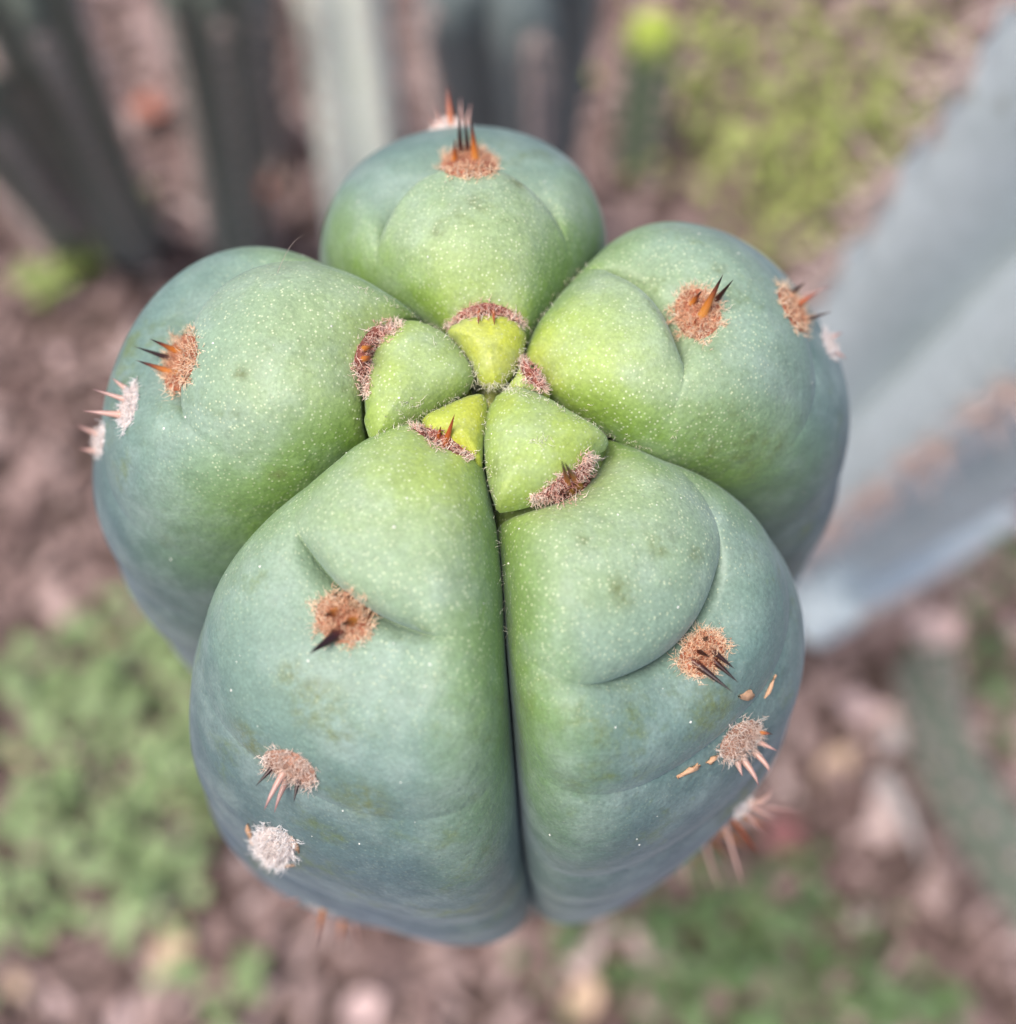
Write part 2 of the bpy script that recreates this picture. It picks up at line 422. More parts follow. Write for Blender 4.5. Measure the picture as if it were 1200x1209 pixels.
# ------------------------------------------------------------------ areoles, wool and spines
keepf = ALLF[(ALLV[ALLF[:, 0]][:, 2] > APEX[2] - 0.17)]
used = np.unique(keepf); remap = -np.ones(len(ALLV), int); remap[used] = np.arange(len(used))
BVH = BVHTree.FromPolygons(ALLV[used].tolist(), remap[keepf].tolist())
CAMV = Vector(CAM)
def hit(px, py):
    """first point of the stem behind a photo pixel"""
    dv = Vector(ray(px, py)); L = dv.length
    p, nn, i, dist = BVH.ray_cast(CAMV, dv.normalized())
    if p is None:
        # just past the outline: nearest surface point to the ray at the stem's depth
        p, nn, i, dist = BVH.find_nearest(CAMV + dv * 0.135)
    if nn.dot(dv) > 0: nn = -nn
    return p, nn
def hair_mesh(roots, dirs, lens, rad, tones, curl=0.5, nseg=3):
    n = len(roots); roots = np.asarray(roots); dirs = np.asarray(dirs); dirs = dirs / np.linalg.norm(dirs, axis=1)[:, None]
    lens = np.asarray(lens)[:, None]
    side = np.cross(dirs, RNG.normal(size=(n, 3))); side /= np.linalg.norm(side, axis=1)[:, None] + 1e-9
    oth = np.cross(dirs, side); d = dirs.copy(); p = roots.copy(); V_, T_ = [], []
    for k in range(nseg + 1):
        r = rad * (1 - 0.75 * k / nseg)
        for j in range(3):
            a = 2 * PI * j / 3
            V_.append(p + (side * math.cos(a) + oth * math.sin(a)) * r); T_.append(np.clip(tones + 0.25 * (k / nseg - .5), 0, 1))
        d = d + RNG.normal(size=(n, 3)) * curl; d /= np.linalg.norm(d, axis=1)[:, None]
        p = p + d * lens / nseg
    Vv = np.stack(V_, 1).reshape(-1, 3); T = np.stack(T_, 1).reshape(-1)
    nv = 3 * (nseg + 1); fs = []
    for k in range(nseg):
        for j in range(3):
            fs.append([3*k + j, 3*k + (j+1) % 3, 3*k + 3 + (j+1) % 3, 3*k + 3 + j])
    fs = np.array(fs); Ff = (np.arange(n)[:, None, None] * nv + fs[None]).reshape(-1, 4)
    return Vv, Ff, T
def polyline(pts, t):
    P = np.array(pts, float); L = np.concatenate([[0], np.cumsum(np.linalg.norm(np.diff(P, axis=0), axis=1))]); L /= L[-1]
    t = np.asarray(t); e = 1e-3
    p = np.stack([np.interp(t, L, P[:, i]) for i in (0, 1)], -1)
    a = np.stack([np.interp(np.clip(t - e, 0, 1), L, P[:, i]) for i in (0, 1)], -1); b = np.stack([np.interp(np.clip(t + e, 0, 1), L, P[:, i]) for i in (0, 1)], -1)
    d = b - a; d /= np.linalg.norm(d, axis=1)[:, None] + 1e-12
    return p, np.stack([-d[:, 1], d[:, 0]], -1)
def spine_geo(b, tip, r0, bend=None, nr=9, ns=10):
    b, tip = np.array(b, float), np.array(tip, float); ax = tip - b; L = np.linalg.norm(ax); ax /= L
    b = b - ax * min(0.0008, 0.2 * L)
    sx = np.cross(ax, [0.3, 0.2, 0.9]); sx /= np.linalg.norm(sx); sy = np.cross(ax, sx)
    bend = np.zeros(3) if bend is None else np.array(bend)
    vs, al = [], []
    for i in range(nr):
        t = i / (nr - 1); c = b + (tip - b) * t + bend * math.sin(PI * t)
        r = r0 * max(0.02, (1 - t) ** 0.85) * (1 + 0.10 * math.exp(-((t - .08) / .08) ** 2))
        for j in range(ns):
            a = 2 * PI * j / ns; vs.append(c + r * (math.cos(a) * sx + math.sin(a) * sy)); al.append(t)
    fs = [[i*ns + j, i*ns + (j+1) % ns, (i+1)*ns + (j+1) % ns, (i+1)*ns + j] for i in range(nr - 1) for j in range(ns)]
    fs.append(list(range((nr - 1) * ns, nr * ns)))
    return np.array(vs), fs, np.array(al)
WOOLPAD = {'tan': mat_simple('areole_pad_tan', (0.30, 0.10, 0.05), 0.9, .4, 900), 'pink': mat_simple('areole_pad_reddish', (0.22, 0.07, 0.05), 0.9, .4, 900),
           'fade': mat_simple('areole_pad_fading', (0.36, 0.19, 0.13), 0.9, .4, 900),
           'grey': mat_simple('areole_pad_weathered', (0.55, 0.46, 0.42), 0.9, .35, 900)}
WOOL = {'tan': WOOL_TAN, 'pink': WOOL_PINK, 'grey': WOOL_GREY, 'fade': WOOL_FADE}
SPM = {'amber': SP_AMBER, 'dark': SP_DARK, 'red': SP_RED, 'old': SP_OLD}
def depth_of(p): return float((np.array(p) - CAM) @ V)
def add_spine(parent, base, nn, tpx, lift, r0, kind, bend=0.0):
    """tip lies behind photo pixel tpx, lifted off the skin by `lift` mm towards the open air"""
    dep = depth_of(base) - lift * 0.001
    tip = CAM + ray(*tpx) * dep
    v, f, al = spine_geo(base, tip, r0 * 0.001, np.array(nn) * bend * 0.001)
    return add_mesh('spine', v, f, SPM[kind], parent, {'along': al})
def areole(pts, w, kind, nh, spines, hl=0.9, pad_h=0.5, full=True, label=None):
    """pts: traced spine of the pad in photo pixels, w: half width in pixels"""
    ni, nj = 15, 7
    T = np.linspace(0, 1, ni); verts = []
    P, N = polyline(pts, T)
    prof = np.sqrt(np.maximum(1 - (2 * T - 1) ** 2, 0)) if full else np.maximum(1 - np.abs(2 * T - 1) ** 1.8, 0.08)
    cpx = P[ni // 2]; c0, cn = hit(*cpx)
    for i in range(ni):
        for j in range(nj):
            x = 2 * j / (nj - 1) - 1
            p, nn = hit(*(P[i] + N[i] * x * w * max(prof[i], .08)))
            if (p - c0).length > 0.012: 
                q = CAMV + Vector(ray(*(P[i] + N[i] * x * w * prof[i]))) * depth_of(c0); p, nn, _, _ = BVH.find_nearest(q)
                if nn.dot(cn) < 0: nn = -nn
            e = (1 - x * x) * (1 - (2 * T[i] - 1) ** 4)
            verts.append(np.array(p) + np.array(nn) * (pad_h * 0.001 * (e - 0.15) * (0.8 + 0.4 * random.random())))
    o = add_mesh('areole', np.array(verts), grid_faces(ni, nj), WOOLPAD[kind], cactus)
    if label: o['label'] = label
    # wool
    t = RNG.random(nh); x = RNG.uniform(-1, 1, nh) * 0.98
    if full:
        ang = RNG.random(nh) * 2 * PI; rho = np.sqrt(RNG.random(nh)); t = 0.5 + 0.5 * rho * np.cos(ang)
        pr = np.sqrt(np.maximum(1 - (2*t - 1) ** 2, 1e-4)); x = np.clip(rho * np.sin(ang) / pr, -1, 1)
    else: rho = np.maximum(np.abs(x), np.abs(2 * t - 1))
    Pt, Nt = polyline(pts, t); prt = np.interp(t, T, prof)
    roots, dirs, tones = [], [], []
    for i in range(nh):
        px = Pt[i] + Nt[i] * x[i] * w * prt[i]
        wv = 1 + .16 * math.sin(9 * t[i] * PI + 2 * w) + .10 * math.sin(23 * t[i] + x[i] * 3) + .08 * random.gauss(0, 1)
        px = P[ni // 2] + (px - P[ni // 2]) * wv if full else px + Nt[i] * w * (.35 * math.sin(11 * t[i] + w) * x[i] + .25 * random.gauss(0, 1))
        p, nn = hit(*px)
        if (p - c0).length > 0.012: continue
        p = np.array(p) + np.array(nn) * (pad_h * 0.0008 * (1 - rho[i] ** 2))
        out = p - np.array(c0); out -= np.array(nn) * (out @ np.array(nn)); ln = np.linalg.norm(out)
        dd = np.array(nn) * 0.8 + RNG.normal(size=3) * 0.75 + (out / ln if ln > 1e-6 else 0) * 0.55 * rho[i] ** 2
        roots.append(p); dirs.append(dd); tones.append(0.05 + 0.38 * rho[i] ** 2 + (0.55 if random.random() < .45 else .25) * random.random() ** .6 + .08)
    n = len(roots)
    v, f, tn = hair_mesh(roots, dirs, np.minimum(0.45 + RNG.gamma(2.0, .25, n), 1.5) * hl * (.8 if kind == 'grey' else 1) * 0.001, 0.000055, np.array(tones))
    wo = add_mesh('wool', v, f, WOOL[kind], o, {'tone': tn}); wo['kind'] = 'stuff'
    for (bx, by, tx, ty, lift, r0, k, *bend) in spines:
        p, nn = hit(bx, by)
        p = np.array(p) + np.array(nn) * 0.0002
        add_spine(o, p, nn, (tx, ty), lift, r0, k, bend[0] if bend else 0.0)
    return o
# rib pointing away from the viewer
areole([(527, 387), (548, 371), (574, 365), (600, 370), (620, 385)], 9, 'pink', 620, [(566, 366, 565, 383, 4.5, .28, 'red'), (583, 366, 584, 384, 4.5, .28, 'red')], .8, .5, False)
areole([(519, 196), (553, 191), (589, 195)], 20, 'tan', 1100, [(537, 194, 537, 163, 2.6, .45, 'amber'), (544, 183, 542, 128, 3.5, .45, 'dark'),
       (553, 180, 548, 134, 3.0, .42, 'dark'), (562, 192, 556, 138, 3.2, .62, 'amber')], 0.8)
# right rib
areole([(614, 420), (626, 440), (645, 462)], 9, 'pink', 420, [(627, 444, 622, 440, 1.0, .2, 'red')], .7, .4, False)
areole([(812, 341), (823, 370), (830, 401)], 31, 'tan', 1300, [(829, 374, 854, 324, 4.0, .62, 'amber'), (846, 355, 866, 330, 3.0, .42, 'dark'),
       (816, 360, 829, 343, 2.2, .45, 'amber'), (820, 386, 822, 376, 1.4, .3, 'red')], .85)
areole([(920, 338), (936, 362), (952, 394)], 12, 'tan', 700, [(933, 348, 951, 333, 1.5, .40, 'dark'), (939, 362, 966, 345, 1.5, .5, 'red'),
       (950, 379, 982, 368, 1.5, .38, 'dark'), (944, 352, 985, 337, -2.0, .3, 'old')])
areole([(972, 388), (980, 405), (986, 424)], 7, 'grey', 350, [(978, 400, 996, 392, 0, .35, 'old'), (984, 415, 1000, 424, 0, .35, 'old')])
# front right rib
areole([(628, 590), (662, 580), (688, 561), (699, 536)], 16, 'pink', 1000, [(674, 582, 663, 543, 9.0, .5, 'amber'), (683, 575, 667, 546, 8.5, .55, 'amber'), (656, 586, 654, 568, 6.0, .28, 'red')], .8, .5, False)
areole([(806, 794), (830, 772), (850, 745)], 27, 'tan', 1300, [(820, 783, 865, 817, 2.5, .5, 'dark'), (841, 769, 868, 790, 2.2, .42, 'dark'),
       (842, 780, 872, 806, 2.0, .42, 'dark'), (824, 769, 839, 776, 2.4, .35, 'dark'), (832, 755, 836, 752, 2.0, .35, 'dark')], .8)
areole([(852, 895), (874, 873), (896, 852)], 18, 'fade', 700, [(895, 863, 913, 867, 1.0, .4, 'amber'), (897, 876, 919, 887, .5, .35, 'old'),
       (890, 888, 908, 912, .8, .42, 'old', .8), (877, 898, 896, 928, .8, .45, 'old', .5), (870, 901, 877, 917, .8, .4, 'old')], 1.0)
areole([(868, 964), (882, 958), (897, 950)], 11, 'grey', 450, [(890, 956, 920, 968, 0, .35, 'old', .5), (886, 964, 902, 985, 0, .35, 'old'), (893, 950, 912, 925, .5, .5, 'old', 1.0)])
# front left rib
areole([(484, 503), (510, 513), (535, 528), (558, 541)], 9, 'pink', 620, [(528, 521, 537, 489, 2.6, .45, 'red'), (519, 515, 521, 503, 1.4, .28, 'red')], .8, .5, False)
areole([(374, 714), (405, 730), (440, 740)], 32, 'tan', 1500, [(401, 748, 365, 772, 2.8, .75, 'dark'), (396, 724, 383, 727, 2.5, .55, 'amber'), (417, 735, 403, 737, 2.8, .6, 'amber')], .85)
areole([(309, 893), (342, 902), (374, 924)], 17, 'fade', 750, [(325, 903, 302, 928, .8, .35, 'dark'), (338, 909, 312, 957, 1.0, .45, 'old', .6), (340, 922, 324, 960, .8, .42, 'old', .4),
       (354, 918, 347, 947, .8, .38, 'dark')], .9)
areole([(304, 982), (325, 997), (348, 1012)], 21, 'grey', 1000, [], 1.3, 1.4)
# left rib
areole([(474, 383), (444, 394), (429, 420), (429, 446), (433, 468)], 12, 'pink', 900, [(428, 412, 443, 408, 3.4, .42, 'amber'), (427, 424, 442, 421, 3.4, .45, 'amber')], .8, .5, False)
areole([(226, 393), (212, 430), (203, 464)], 19, 'tan', 1100, [(213, 417, 177, 400, 2.0, .5, 'amber'), (203, 425, 159, 409, 1.5, .42, 'dark'), (207, 442, 160, 425, 1.5, .5, 'amber')], .9)
areole([(160, 452), (153, 478), (147, 507)], 9, 'grey', 500, [(151, 473, 109, 459, 0, .42, 'old'), (142, 490, 97, 485, 0, .5, 'old'), (148, 458, 132, 446, 0, .35, 'old')])
areole([(122, 500), (118, 515), (116, 540)], 6, 'grey', 260, [(118, 513, 90, 502, -1, .42, 'old'), (116, 533, 94, 530, -1, .42, 'old')])
# older areoles round the far side and lower down, set out on the rib crests
def crest_areole(rib, k, u, nsp, kind='grey', hidden_tips=None):
    c = CREASES[rib][k]; s = float(crease_s(c, np.array(u))) + 0.0016
    p0 = surf(rib_theta(rib, np.array(u), np.array(s)), np.array(s), np.array(0.02 * R)); p, nn, _, _ = BVH.find_nearest(Vector(p0))
    if p is None: return
    axis_out = Vector((p.x - APEX[0], p.y - APEX[1], 0)).normalized()
    if nn.dot(axis_out) < 0: nn = -nn
    tx = Vector((-axis_out.y, axis_out.x, 0)); ty = nn.cross(tx)
    vs = []; ni, nj = 6, 14
    for i in range(ni):
        for j in range(nj):
            a = 2 * PI * j / nj; rr = 0.0030 * (i / (ni - 1)) ; e = 1 - (i / (ni - 1)) ** 2
            vs.append(np.array(p + tx * (rr * 1.15 * math.cos(a)) + ty * (rr * .85 * math.sin(a)) + nn * (0.0012 * e - 0.0006)))
    fs = [[i*nj + j, i*nj + (j+1) % nj, (i+1)*nj + (j+1) % nj, (i+1)*nj + j] for i in range(ni - 1) for j in range(nj)]
    o = add_mesh('areole', np.array(vs), fs, WOOLPAD[kind], cactus)
    nh = 260; a = RNG.random(nh) * 2 * PI; rr = 0.0030 * np.sqrt(RNG.random(nh))
    roots = np.array(p) + np.outer(rr * np.cos(a), tx) * 1.15 + np.outer(rr * np.sin(a), ty) * .85
    dirs = np.array(nn) * .8 + RNG.normal(size=(nh, 3)) * .5
    v, f, tn = hair_mesh(roots, dirs, RNG.uniform(.6, 1.3, nh) * .0012, 0.00005, RNG.random(nh))
    wo = add_mesh('wool', v, f, WOOL[kind], o, {'tone': tn}); wo['kind'] = 'stuff'
    for j in range(nsp):
        a = 2 * PI * (j + .3) / nsp; b = p + tx * (.0016 * math.cos(a)) + ty * (.0012 * math.sin(a))
        t = b + (nn * 1.0 + tx * (.7 * math.cos(a)) + ty * (.5 * math.sin(a))) * random.uniform(.005, .009)
        v, f, al = spine_geo(b, t, .00042); add_mesh('spine', v, f, SPM[['old', 'red', 'old', 'amber'][j % 4]], o, {'along': al})
for rib, ks in (('A', (2, 3, 4)), ('B', (4, 5, 6)), ('C', (4, 5, 6)), ('D', (4, 5, 6)), ('E', (4, 5, 6))):
    for k in ks: crest_areole(rib, k, 0.0, 5 if rib == 'A' else 4)

# the areole just over the far edge of the back rib: only its spines rise over the outline
p, nn = hit(531, 158)
p, nn, _, _ = BVH.find_nearest(p + Vector((0, .004, -.0035)))
if nn.y < 0: nn = -nn
vs = [np.array(p + Vector((.0032 * (i / 5) * math.cos(2 * PI * j / 12), .0022 * (i / 5) * math.sin(2 * PI * j / 12), 0)) - nn * (.0006 - .0016 * (1 - (i / 5) ** 2))) for i in range(6) for j in range(12)]
far_ = add_mesh('areole', np.array(vs), [[i*12 + j, i*12 + (j+1) % 12, (i+1)*12 + (j+1) % 12, (i+1)*12 + j] for i in range(5) for j in range(12)], WOOLPAD['grey'], cactus)
for (dx, tx, ty, r0, k) in ((0, 528, 101, .62, 'red'), (-.0012, 513, 124, .42, 'old'), (-.002, 505, 136, .35, 'old'), (.0012, 544, 113, .36, 'old'), (.002, 556, 120, .34, 'old')):
    add_spine(far_, np.array(p) + [dx, 0, 0], nn, (tx, ty), 1.0, r0, k)
SCUFF = [(780, 640, 20), (735, 697, 20), (822, 652, 12), (372, 833, 34), (345, 800, 20), (296, 878, 34), (400, 865, 20), (566, 238, 18), (612, 214, 16), (850, 318, 12), (283, 440, 12), (870, 945, 44),
         (430, 945, 36), (520, 270, 12), (905, 520, 8), (300, 1020, 30), (840, 840, 30), (690, 640, 12), (330, 560, 14)]
sc_p = [(np.array(hit(x, y)[0]), r_ * .105 / F) for x, y, r_ in SCUFF]
for o in RIBOBJ.values():
    co = np.empty(len(o.data.vertices) * 3, np.float32); o.data.vertices.foreach_get('co', co); co = co.reshape(-1, 3); acc = np.zeros(len(co), np.float32)
    for c, r_ in sc_p: acc = np.maximum(acc, np.exp(-(((co - c) ** 2).sum(1) / (r_ * r_)) ** 1.5))
    o.data.attributes.new('scuff', 'FLOAT', 'POINT').data.foreach_set('value', acc)
# dried skin flakes on the front right rib and beside the white areole
FLAKE = mat_simple('dried_skin', (0.58, 0.34, 0.20), .7, .35, 700)
def flake(x0, y0, x1, y1, wpx):
    p, nn = hit(x0, y0); q, n2 = hit(x1, y1); p, q, nn = np.array(p), np.array(q), np.array(nn)
    ax = q - p; L = np.linalg.norm(ax); sd = np.cross(ax / L, nn); wm = wpx * 0.085 / F * random.uniform(.7, 1.1); vs = []
    for t, ww, up in ((0, .1, .1), (.25, .8, .35), (.55, 1, .5), (.8, .6, .35), (1, .08, .1)):
        for lay in (0, 1):
            for sg in (-1, 0, 1): vs.append(p + ax * t + sd * sg * ww * wm + RNG.normal(size=3) * .00012 + nn * (.0004 * up * (1 - .5 * abs(sg)) + (.00012 if lay else -.0001)))
    fs = []
    for i in range(4):
        for lay in (0, 1):
            for j in (0, 1):
                a = i*6 + lay*3 + j; fs.append([a, a+1, a+7, a+6] if lay else [a, a+6, a+7, a+1])
        fs.append([i*6, i*6+3, i*6+9, i*6+6]); fs.append([i*6+2, i*6+8, i*6+11, i*6+5])
    add_mesh('skin_flake', np.array(vs), fs, FLAKE, cactus)
for a in ((800, 917, 826, 902, 5), (903, 824, 915, 796, 5), (872, 821, 890, 820, 8), (834, 900, 846, 893, 4), (293, 972, 300, 998, 6), (345, 988, 354, 1006, 6), (316, 1019, 348, 1021, 5)): flake(*a)

# fine hairs caught in the grooves and loose wool on the youngest tubercles
FINE = mat_wool('fine_hair', [(0, (0.66, 0.60, 0.42)), (1, (0.94, 0.91, 0.75))])
roots, dirs, lens = [], [], []
for k, pts in GROOVE_PX.items():
    lim = {'BA': 5, 'AE': 5, 'ED': 4, 'DC': 5, 'CB': 4}[k]
    t = RNG.random(170) ** 1.3; P, N = polyline(pts[:lim], t)
    for i in range(len(t)):
        p, nn = hit(*(P[i] + N[i] * RNG.normal() * 2.5)); roots.append(np.array(p)); dirs.append(np.array(nn) * .4 + RNG.normal(size=3) * .8); lens.append(random.uniform(.25, .7))
for (x, y, sx, sy, n_) in ((486, 475, 16, 5, 22), (466, 492, 12, 8, 10), (640, 522, 16, 4, 30), (574, 456, 14, 5, 130), (598, 457, 14, 5, 90), (612, 430, 5, 14, 50), (560, 445, 6, 6, 30), (517, 403, 6, 8, 6), (690, 478, 14, 10, 6), (790, 515, 20, 10, 6)):
    for i in range(n_):
        p, nn = hit(x + RNG.normal() * sx * .6, y + RNG.normal() * sy * .6); roots.append(np.array(p)); dirs.append(np.array(nn) * .3 + RNG.normal(size=3) * .8); lens.append(random.uniform(.4, 1.1))
v, f, tn = hair_mesh(roots, dirs, np.array(lens) * .0011, 0.00004, RNG.random(len(roots)))
h_ = add_mesh('fine_hair', v, f, FINE, cactus, {'tone': tn}); h_['kind'] = 'stuff'
# pale dust specks lying on the skin
SPECK = mat_simple('dust', (0.75, 0.74, 0.66), .8, .2, 500)
vs, fs = [], []
for i in range(90):
    x, y = random.uniform(140, 970), random.uniform(180, 1010)
    dv = Vector(ray(x, y)); p, nn, _, _ = BVH.ray_cast(CAMV, dv.normalized())
    if p is None: continue
    if nn.dot(dv) > 0: nn = -nn
    r = random.uniform(.00005, .00016); t1 = nn.orthogonal().normalized(); t2 = nn.cross(t1); b = len(vs)
    for j in range(5):
        a = 2 * PI * j / 5; rr = r * random.uniform(.6, 1.3); vs.append(np.array(p + t1 * rr * math.cos(a) + t2 * rr * math.sin(a)))
    vs.append(np.array(p + nn * r)); fs += [[b + j, b + (j + 1) % 5, b + 5] for j in range(5)]
sp_ = add_mesh('dust_speck', np.array(vs), fs, SPECK, cactus); sp_['kind'] = 'stuff'
LOOSE = mat_wool('thread', [(0, (.3, .22, .18)), (1, (.42, .33, .28))])
# one loose thread standing off the left rib
p, nn = hit(330, 322)
v, f, al = spine_geo(p, CAM + ray(362, 276) * (depth_of(p) - .001), .000028, (0, .0008, .0006))
add_mesh('loose_thread', v, f, LOOSE, cactus, {'tone': np.ones(len(v))})


# ------------------------------------------------------------------ other cactus stems of the clump
def mat_stem(name, c0, c1, bloom):
    m = NM(name)
    n1 = m.noise(22, 5, 0.65); n2 = m.noise(160, 4, 0.6)
    c = m.ramp(n1, [(0.3, c0), (0.7, c1)])
    c = m.mix(m.math('MULTIPLY', m.ramp(n2, [(0.4, 0.0), (0.7, 1.0)]), 0.4), c, bloom)
    c = m.mix(m.math('MULTIPLY', m.ramp(m.noise(45, 5, .7), [(0.62, 0.0), (0.72, 1.0)]), 0.5), c, (0.17, 0.15, 0.09))
    return m.set(Base_Color=c, Roughness=0.55, Specular_IOR_Level=0.35, Sheen_Weight=0.2, Sheen_Tint=(0.85, 0.93, 1.0),
                 Normal=m.bump(n2, 0.4, 0.002))
def mat_stem_young(name, c0, c1, bloom):
    m = NM(name); n1 = m.noise(60, 4, .6)
    c = m.ramp(n1, [(.3, c0), (.7, c1)]); c = m.mix(m.ramp(m.attr('along'), [(.78, 0.0), (.97, 1.0)]), c, (.38, .46, .06))
    return m.set(Base_Color=c, Roughness=.5, Normal=m.bump(n1, .4, .002))
ST_DARK = mat_stem('stem_old_green', (0.115, 0.138, 0.10), (0.18, 0.205, 0.155), (0.34, 0.36, 0.31))
ST_SHADE = mat_stem('stem_shaded', (0.10, 0.125, 0.12), (0.14, 0.17, 0.165), (0.21, 0.24, 0.24))  # dark base colour stands in for the shade on the thick back stem
ST_PALE = mat_stem('stem_pale', (0.62, 0.66, 0.55), (0.74, 0.76, 0.68), (0.84, 0.86, 0.85))
ST_BLUE = mat_stem('stem_blue', (0.46, 0.53, 0.54), (0.58, 0.65, 0.67), (0.72, 0.79, 0.84))
ST_YOUNG = mat_stem_young('stem_young', (0.10, 0.14, 0.10), (0.16, 0.21, 0.12), (0.24, 0.30, 0.18))
# one small tuft of wool with spines, shared by every areole of these stems
def tuft_data(seed):
    r = np.random.default_rng(seed); n = 150
    a = r.random(n) * 2 * PI; rr = 0.0042 * np.sqrt(r.random(n))
    roots = np.stack([rr * np.cos(a), rr * np.sin(a), np.zeros(n) - .0005], 1); dirs = r.normal(size=(n, 3)) * .5 + [0, 0, .9]
    v, f, t = hair_mesh(roots, dirs, r.uniform(.0025, .0048, n), 0.00022, r.random(n)); f = f.tolist()
    for k in range(5):
        a = 2 * PI * k / 5 + .3
        v2, f2, _ = spine_geo((0, 0, 0), np.array((.9 * math.cos(a), .9 * math.sin(a), 1.0)) * r.uniform(.008, .015), .0006, nr=5, ns=6)
        f += [[i + len(v) for i in q] for q in f2]; v = np.vstack([v, v2]); t = np.concatenate([t, np.full(len(v2), .35)])
    me = mesh_data('areole', v, f, WOOL_STEM, {'tone': t}); return me
WOOL_STEM = mat_wool('stem_wool', [(0.0, (0.40, 0.28, 0.24)), (0.4, (0.62, 0.48, 0.44)), (1.0, (0.86, 0.78, 0.75))])
TUFTS = [tuft_data(i) for i in (1, 2, 3)]
def bez(pts, t):
    P = np.array(pts, float)
    if len(P) == 2: return P[0] + (P[1] - P[0]) * t[:, None]
    a, b, c = P[0], 2 * P[1] - (P[0] + P[2]) / 2, P[2]
    return (1 - t)[:, None]**2 * a + (2 * t * (1 - t))[:, None] * b + (t**2)[:, None] * c
def stem(pts, rad, nrib, phase, mat, label, depth=.44, group=None, tip=True, r_end=None, spacing=.026, tip_mat=None):
    """ribbed column along pts (world); areoles are parts"""
    n = 70; t = np.linspace(0, 1, n); C_ = bez(pts, t); Tn = np.gradient(C_, axis=0); Tn /= np.linalg.norm(Tn, axis=1)[:, None]
    L = np.linalg.norm(np.diff(C_, axis=0), axis=1).sum()
    ref = np.array([0.0, -1.0, 0.15]); nc = nrib * 14; al = np.linspace(0, 2 * PI, nc, endpoint=False)
    sxm = np.cross(Tn[n//2], ref); sxm /= np.linalg.norm(sxm); sym = np.cross(Tn[n//2], sxm); vd = CAM - C_[n//2]
    phase = phase + math.atan2(vd @ sym, vd @ sxm)
    crest = np.abs(np.cos(nrib * (al - phase) / 2)) ** 8
    lob = (1 - depth) + depth * np.abs(np.cos(nrib * (al - phase) / 2)) ** 0.8
    root = empty('cactus_stem', C_[0]); vs = []; frames = []
    for i in range(n):
        sx = np.cross(Tn[i], ref); sx /= np.linalg.norm(sx); sy = np.cross(Tn[i], sx)
        r = rad + ((r_end or rad) - rad) * t[i]
        if tip: r *= math.sqrt(max(0.0, 1 - max(0, (t[i] * L - (L - 1.1 * rad)) / (1.1 * rad)) ** 2.2))
        r = max(r, 0.0006)
        wob = 1 + 0.035 * math.sin(2 * PI * t[i] * L / spacing)
        ring = r * lob * (1 + (wob - 1) * crest)
        vs.append(C_[i] + np.outer(np.cos(al) * ring, sx) + np.outer(np.sin(al) * ring, sy)); frames.append((sx, sy, r * wob))
    V_ = np.array(vs).reshape(-1, 3)
    f = [[i*nc + j, i*nc + (j+1) % nc, (i+1)*nc + (j+1) % nc, (i+1)*nc + j] for i in range(n - 1) for j in range(nc)]
    f.append(list(range((n - 1) * nc, n * nc)))
    add_mesh('stem', V_, f, mat, root, {'along': np.repeat(t, nc)})
    na = int(L / spacing); cnt = 0
    for k in range(nrib):
        a0 = phase + 2 * PI * k / nrib
        for j in range(1, na):
            x = (j + (k % 2) * .5) / na
            if x > 0.97: continue
            i = min(n - 1, int(x * (n - 1))); sx, sy, r = frames[i]
            od = math.cos(a0) * sx + math.sin(a0) * sy; p = C_[i] + od * r * 0.99
            if (CAM - p) @ od < -0.02: continue            # on the side turned away
            q = p - CAM; dz = q @ V
            if dz < .05: continue
            px, py = CX + F * (q @ RT) / dz, CY - F * (q @ UP) / dz
            if not (-60 < px < 1260 and -60 < py < 1270): continue
            ao = bpy.data.objects.new('areole', TUFTS[(j + k) % 3]); COL.objects.link(ao); ao.parent = root
            ao.location = p - C_[0]; ao.rotation_euler = Vector(od).to_track_quat('Z', 'Y').to_euler()
            sc_ = min(1.5, max(1.0, rad / .036)); ao.scale = (sc_, sc_, sc_); cnt += 1
    tag(root, label, 'cactus stem', group)
    return root
def P(px, py, z): return at(px, py, z)
stem([P(75, 285, 0), P(35, 215, .20), P(-60, 90, .45)], .026, 6, .2, ST_DARK, 'dark old green cactus stem leaning away beyond its twin, beside pink litter')
stem([P(160, 290, 0), P(95, 160, .25), P(0, -60, .52)], .030, 6, .1, ST_DARK, 'grey-green ribbed stem slanting between pinkish mulch and a red dry leaf')
stem([P(282, 300, 0), P(262, 150, .20), P(230, -60, .45)], .029, 6, .3, ST_DARK, 'grey-green upright stem between the red dry leaf and a pale stem')
stem([P(318, 190, 0), P(306, 110, .10), P(288, -40, .30)], .022, 6, .5, ST_SHADE, 'slim dark stem close behind the grey-green upright one')
stem([P(440, 300, 0), P(420, 120, .13), P(392, -80, .27)], .042, 5, .62, ST_PALE, 'pale grey-green stem with broad light ribs behind the column')
stem([P(608, 240, 0), P(602, 110, .28), P(592, -80, .50)], .056, 5, .3, ST_SHADE, 'thick stem with painted-in shade standing straight behind the column')
stem([P(752, 200, 0), P(760, 120, .08), P(773, 18, .17)], .027, 5, .5, ST_YOUNG, 'short young stem with a bright green tip', spacing=.02)
b0, b1 = P(880, 650, .16), P(1085, 460, .47)
stem([b0 - (b1 - b0) * .5, b0 + (b1 - b0) * 1.9], .060, 5, .30, ST_BLUE, 'big pale blue stem leaning up with deep grooves beside the column', tip=False, r_end=.068, depth=.6)
stem([P(1170, 600, -.005), P(1060, 660, .17), P(950, 712, .29)], .030, 5, .4, ST_BLUE, 'short pale blue stem end lying low under the big leaning stem')
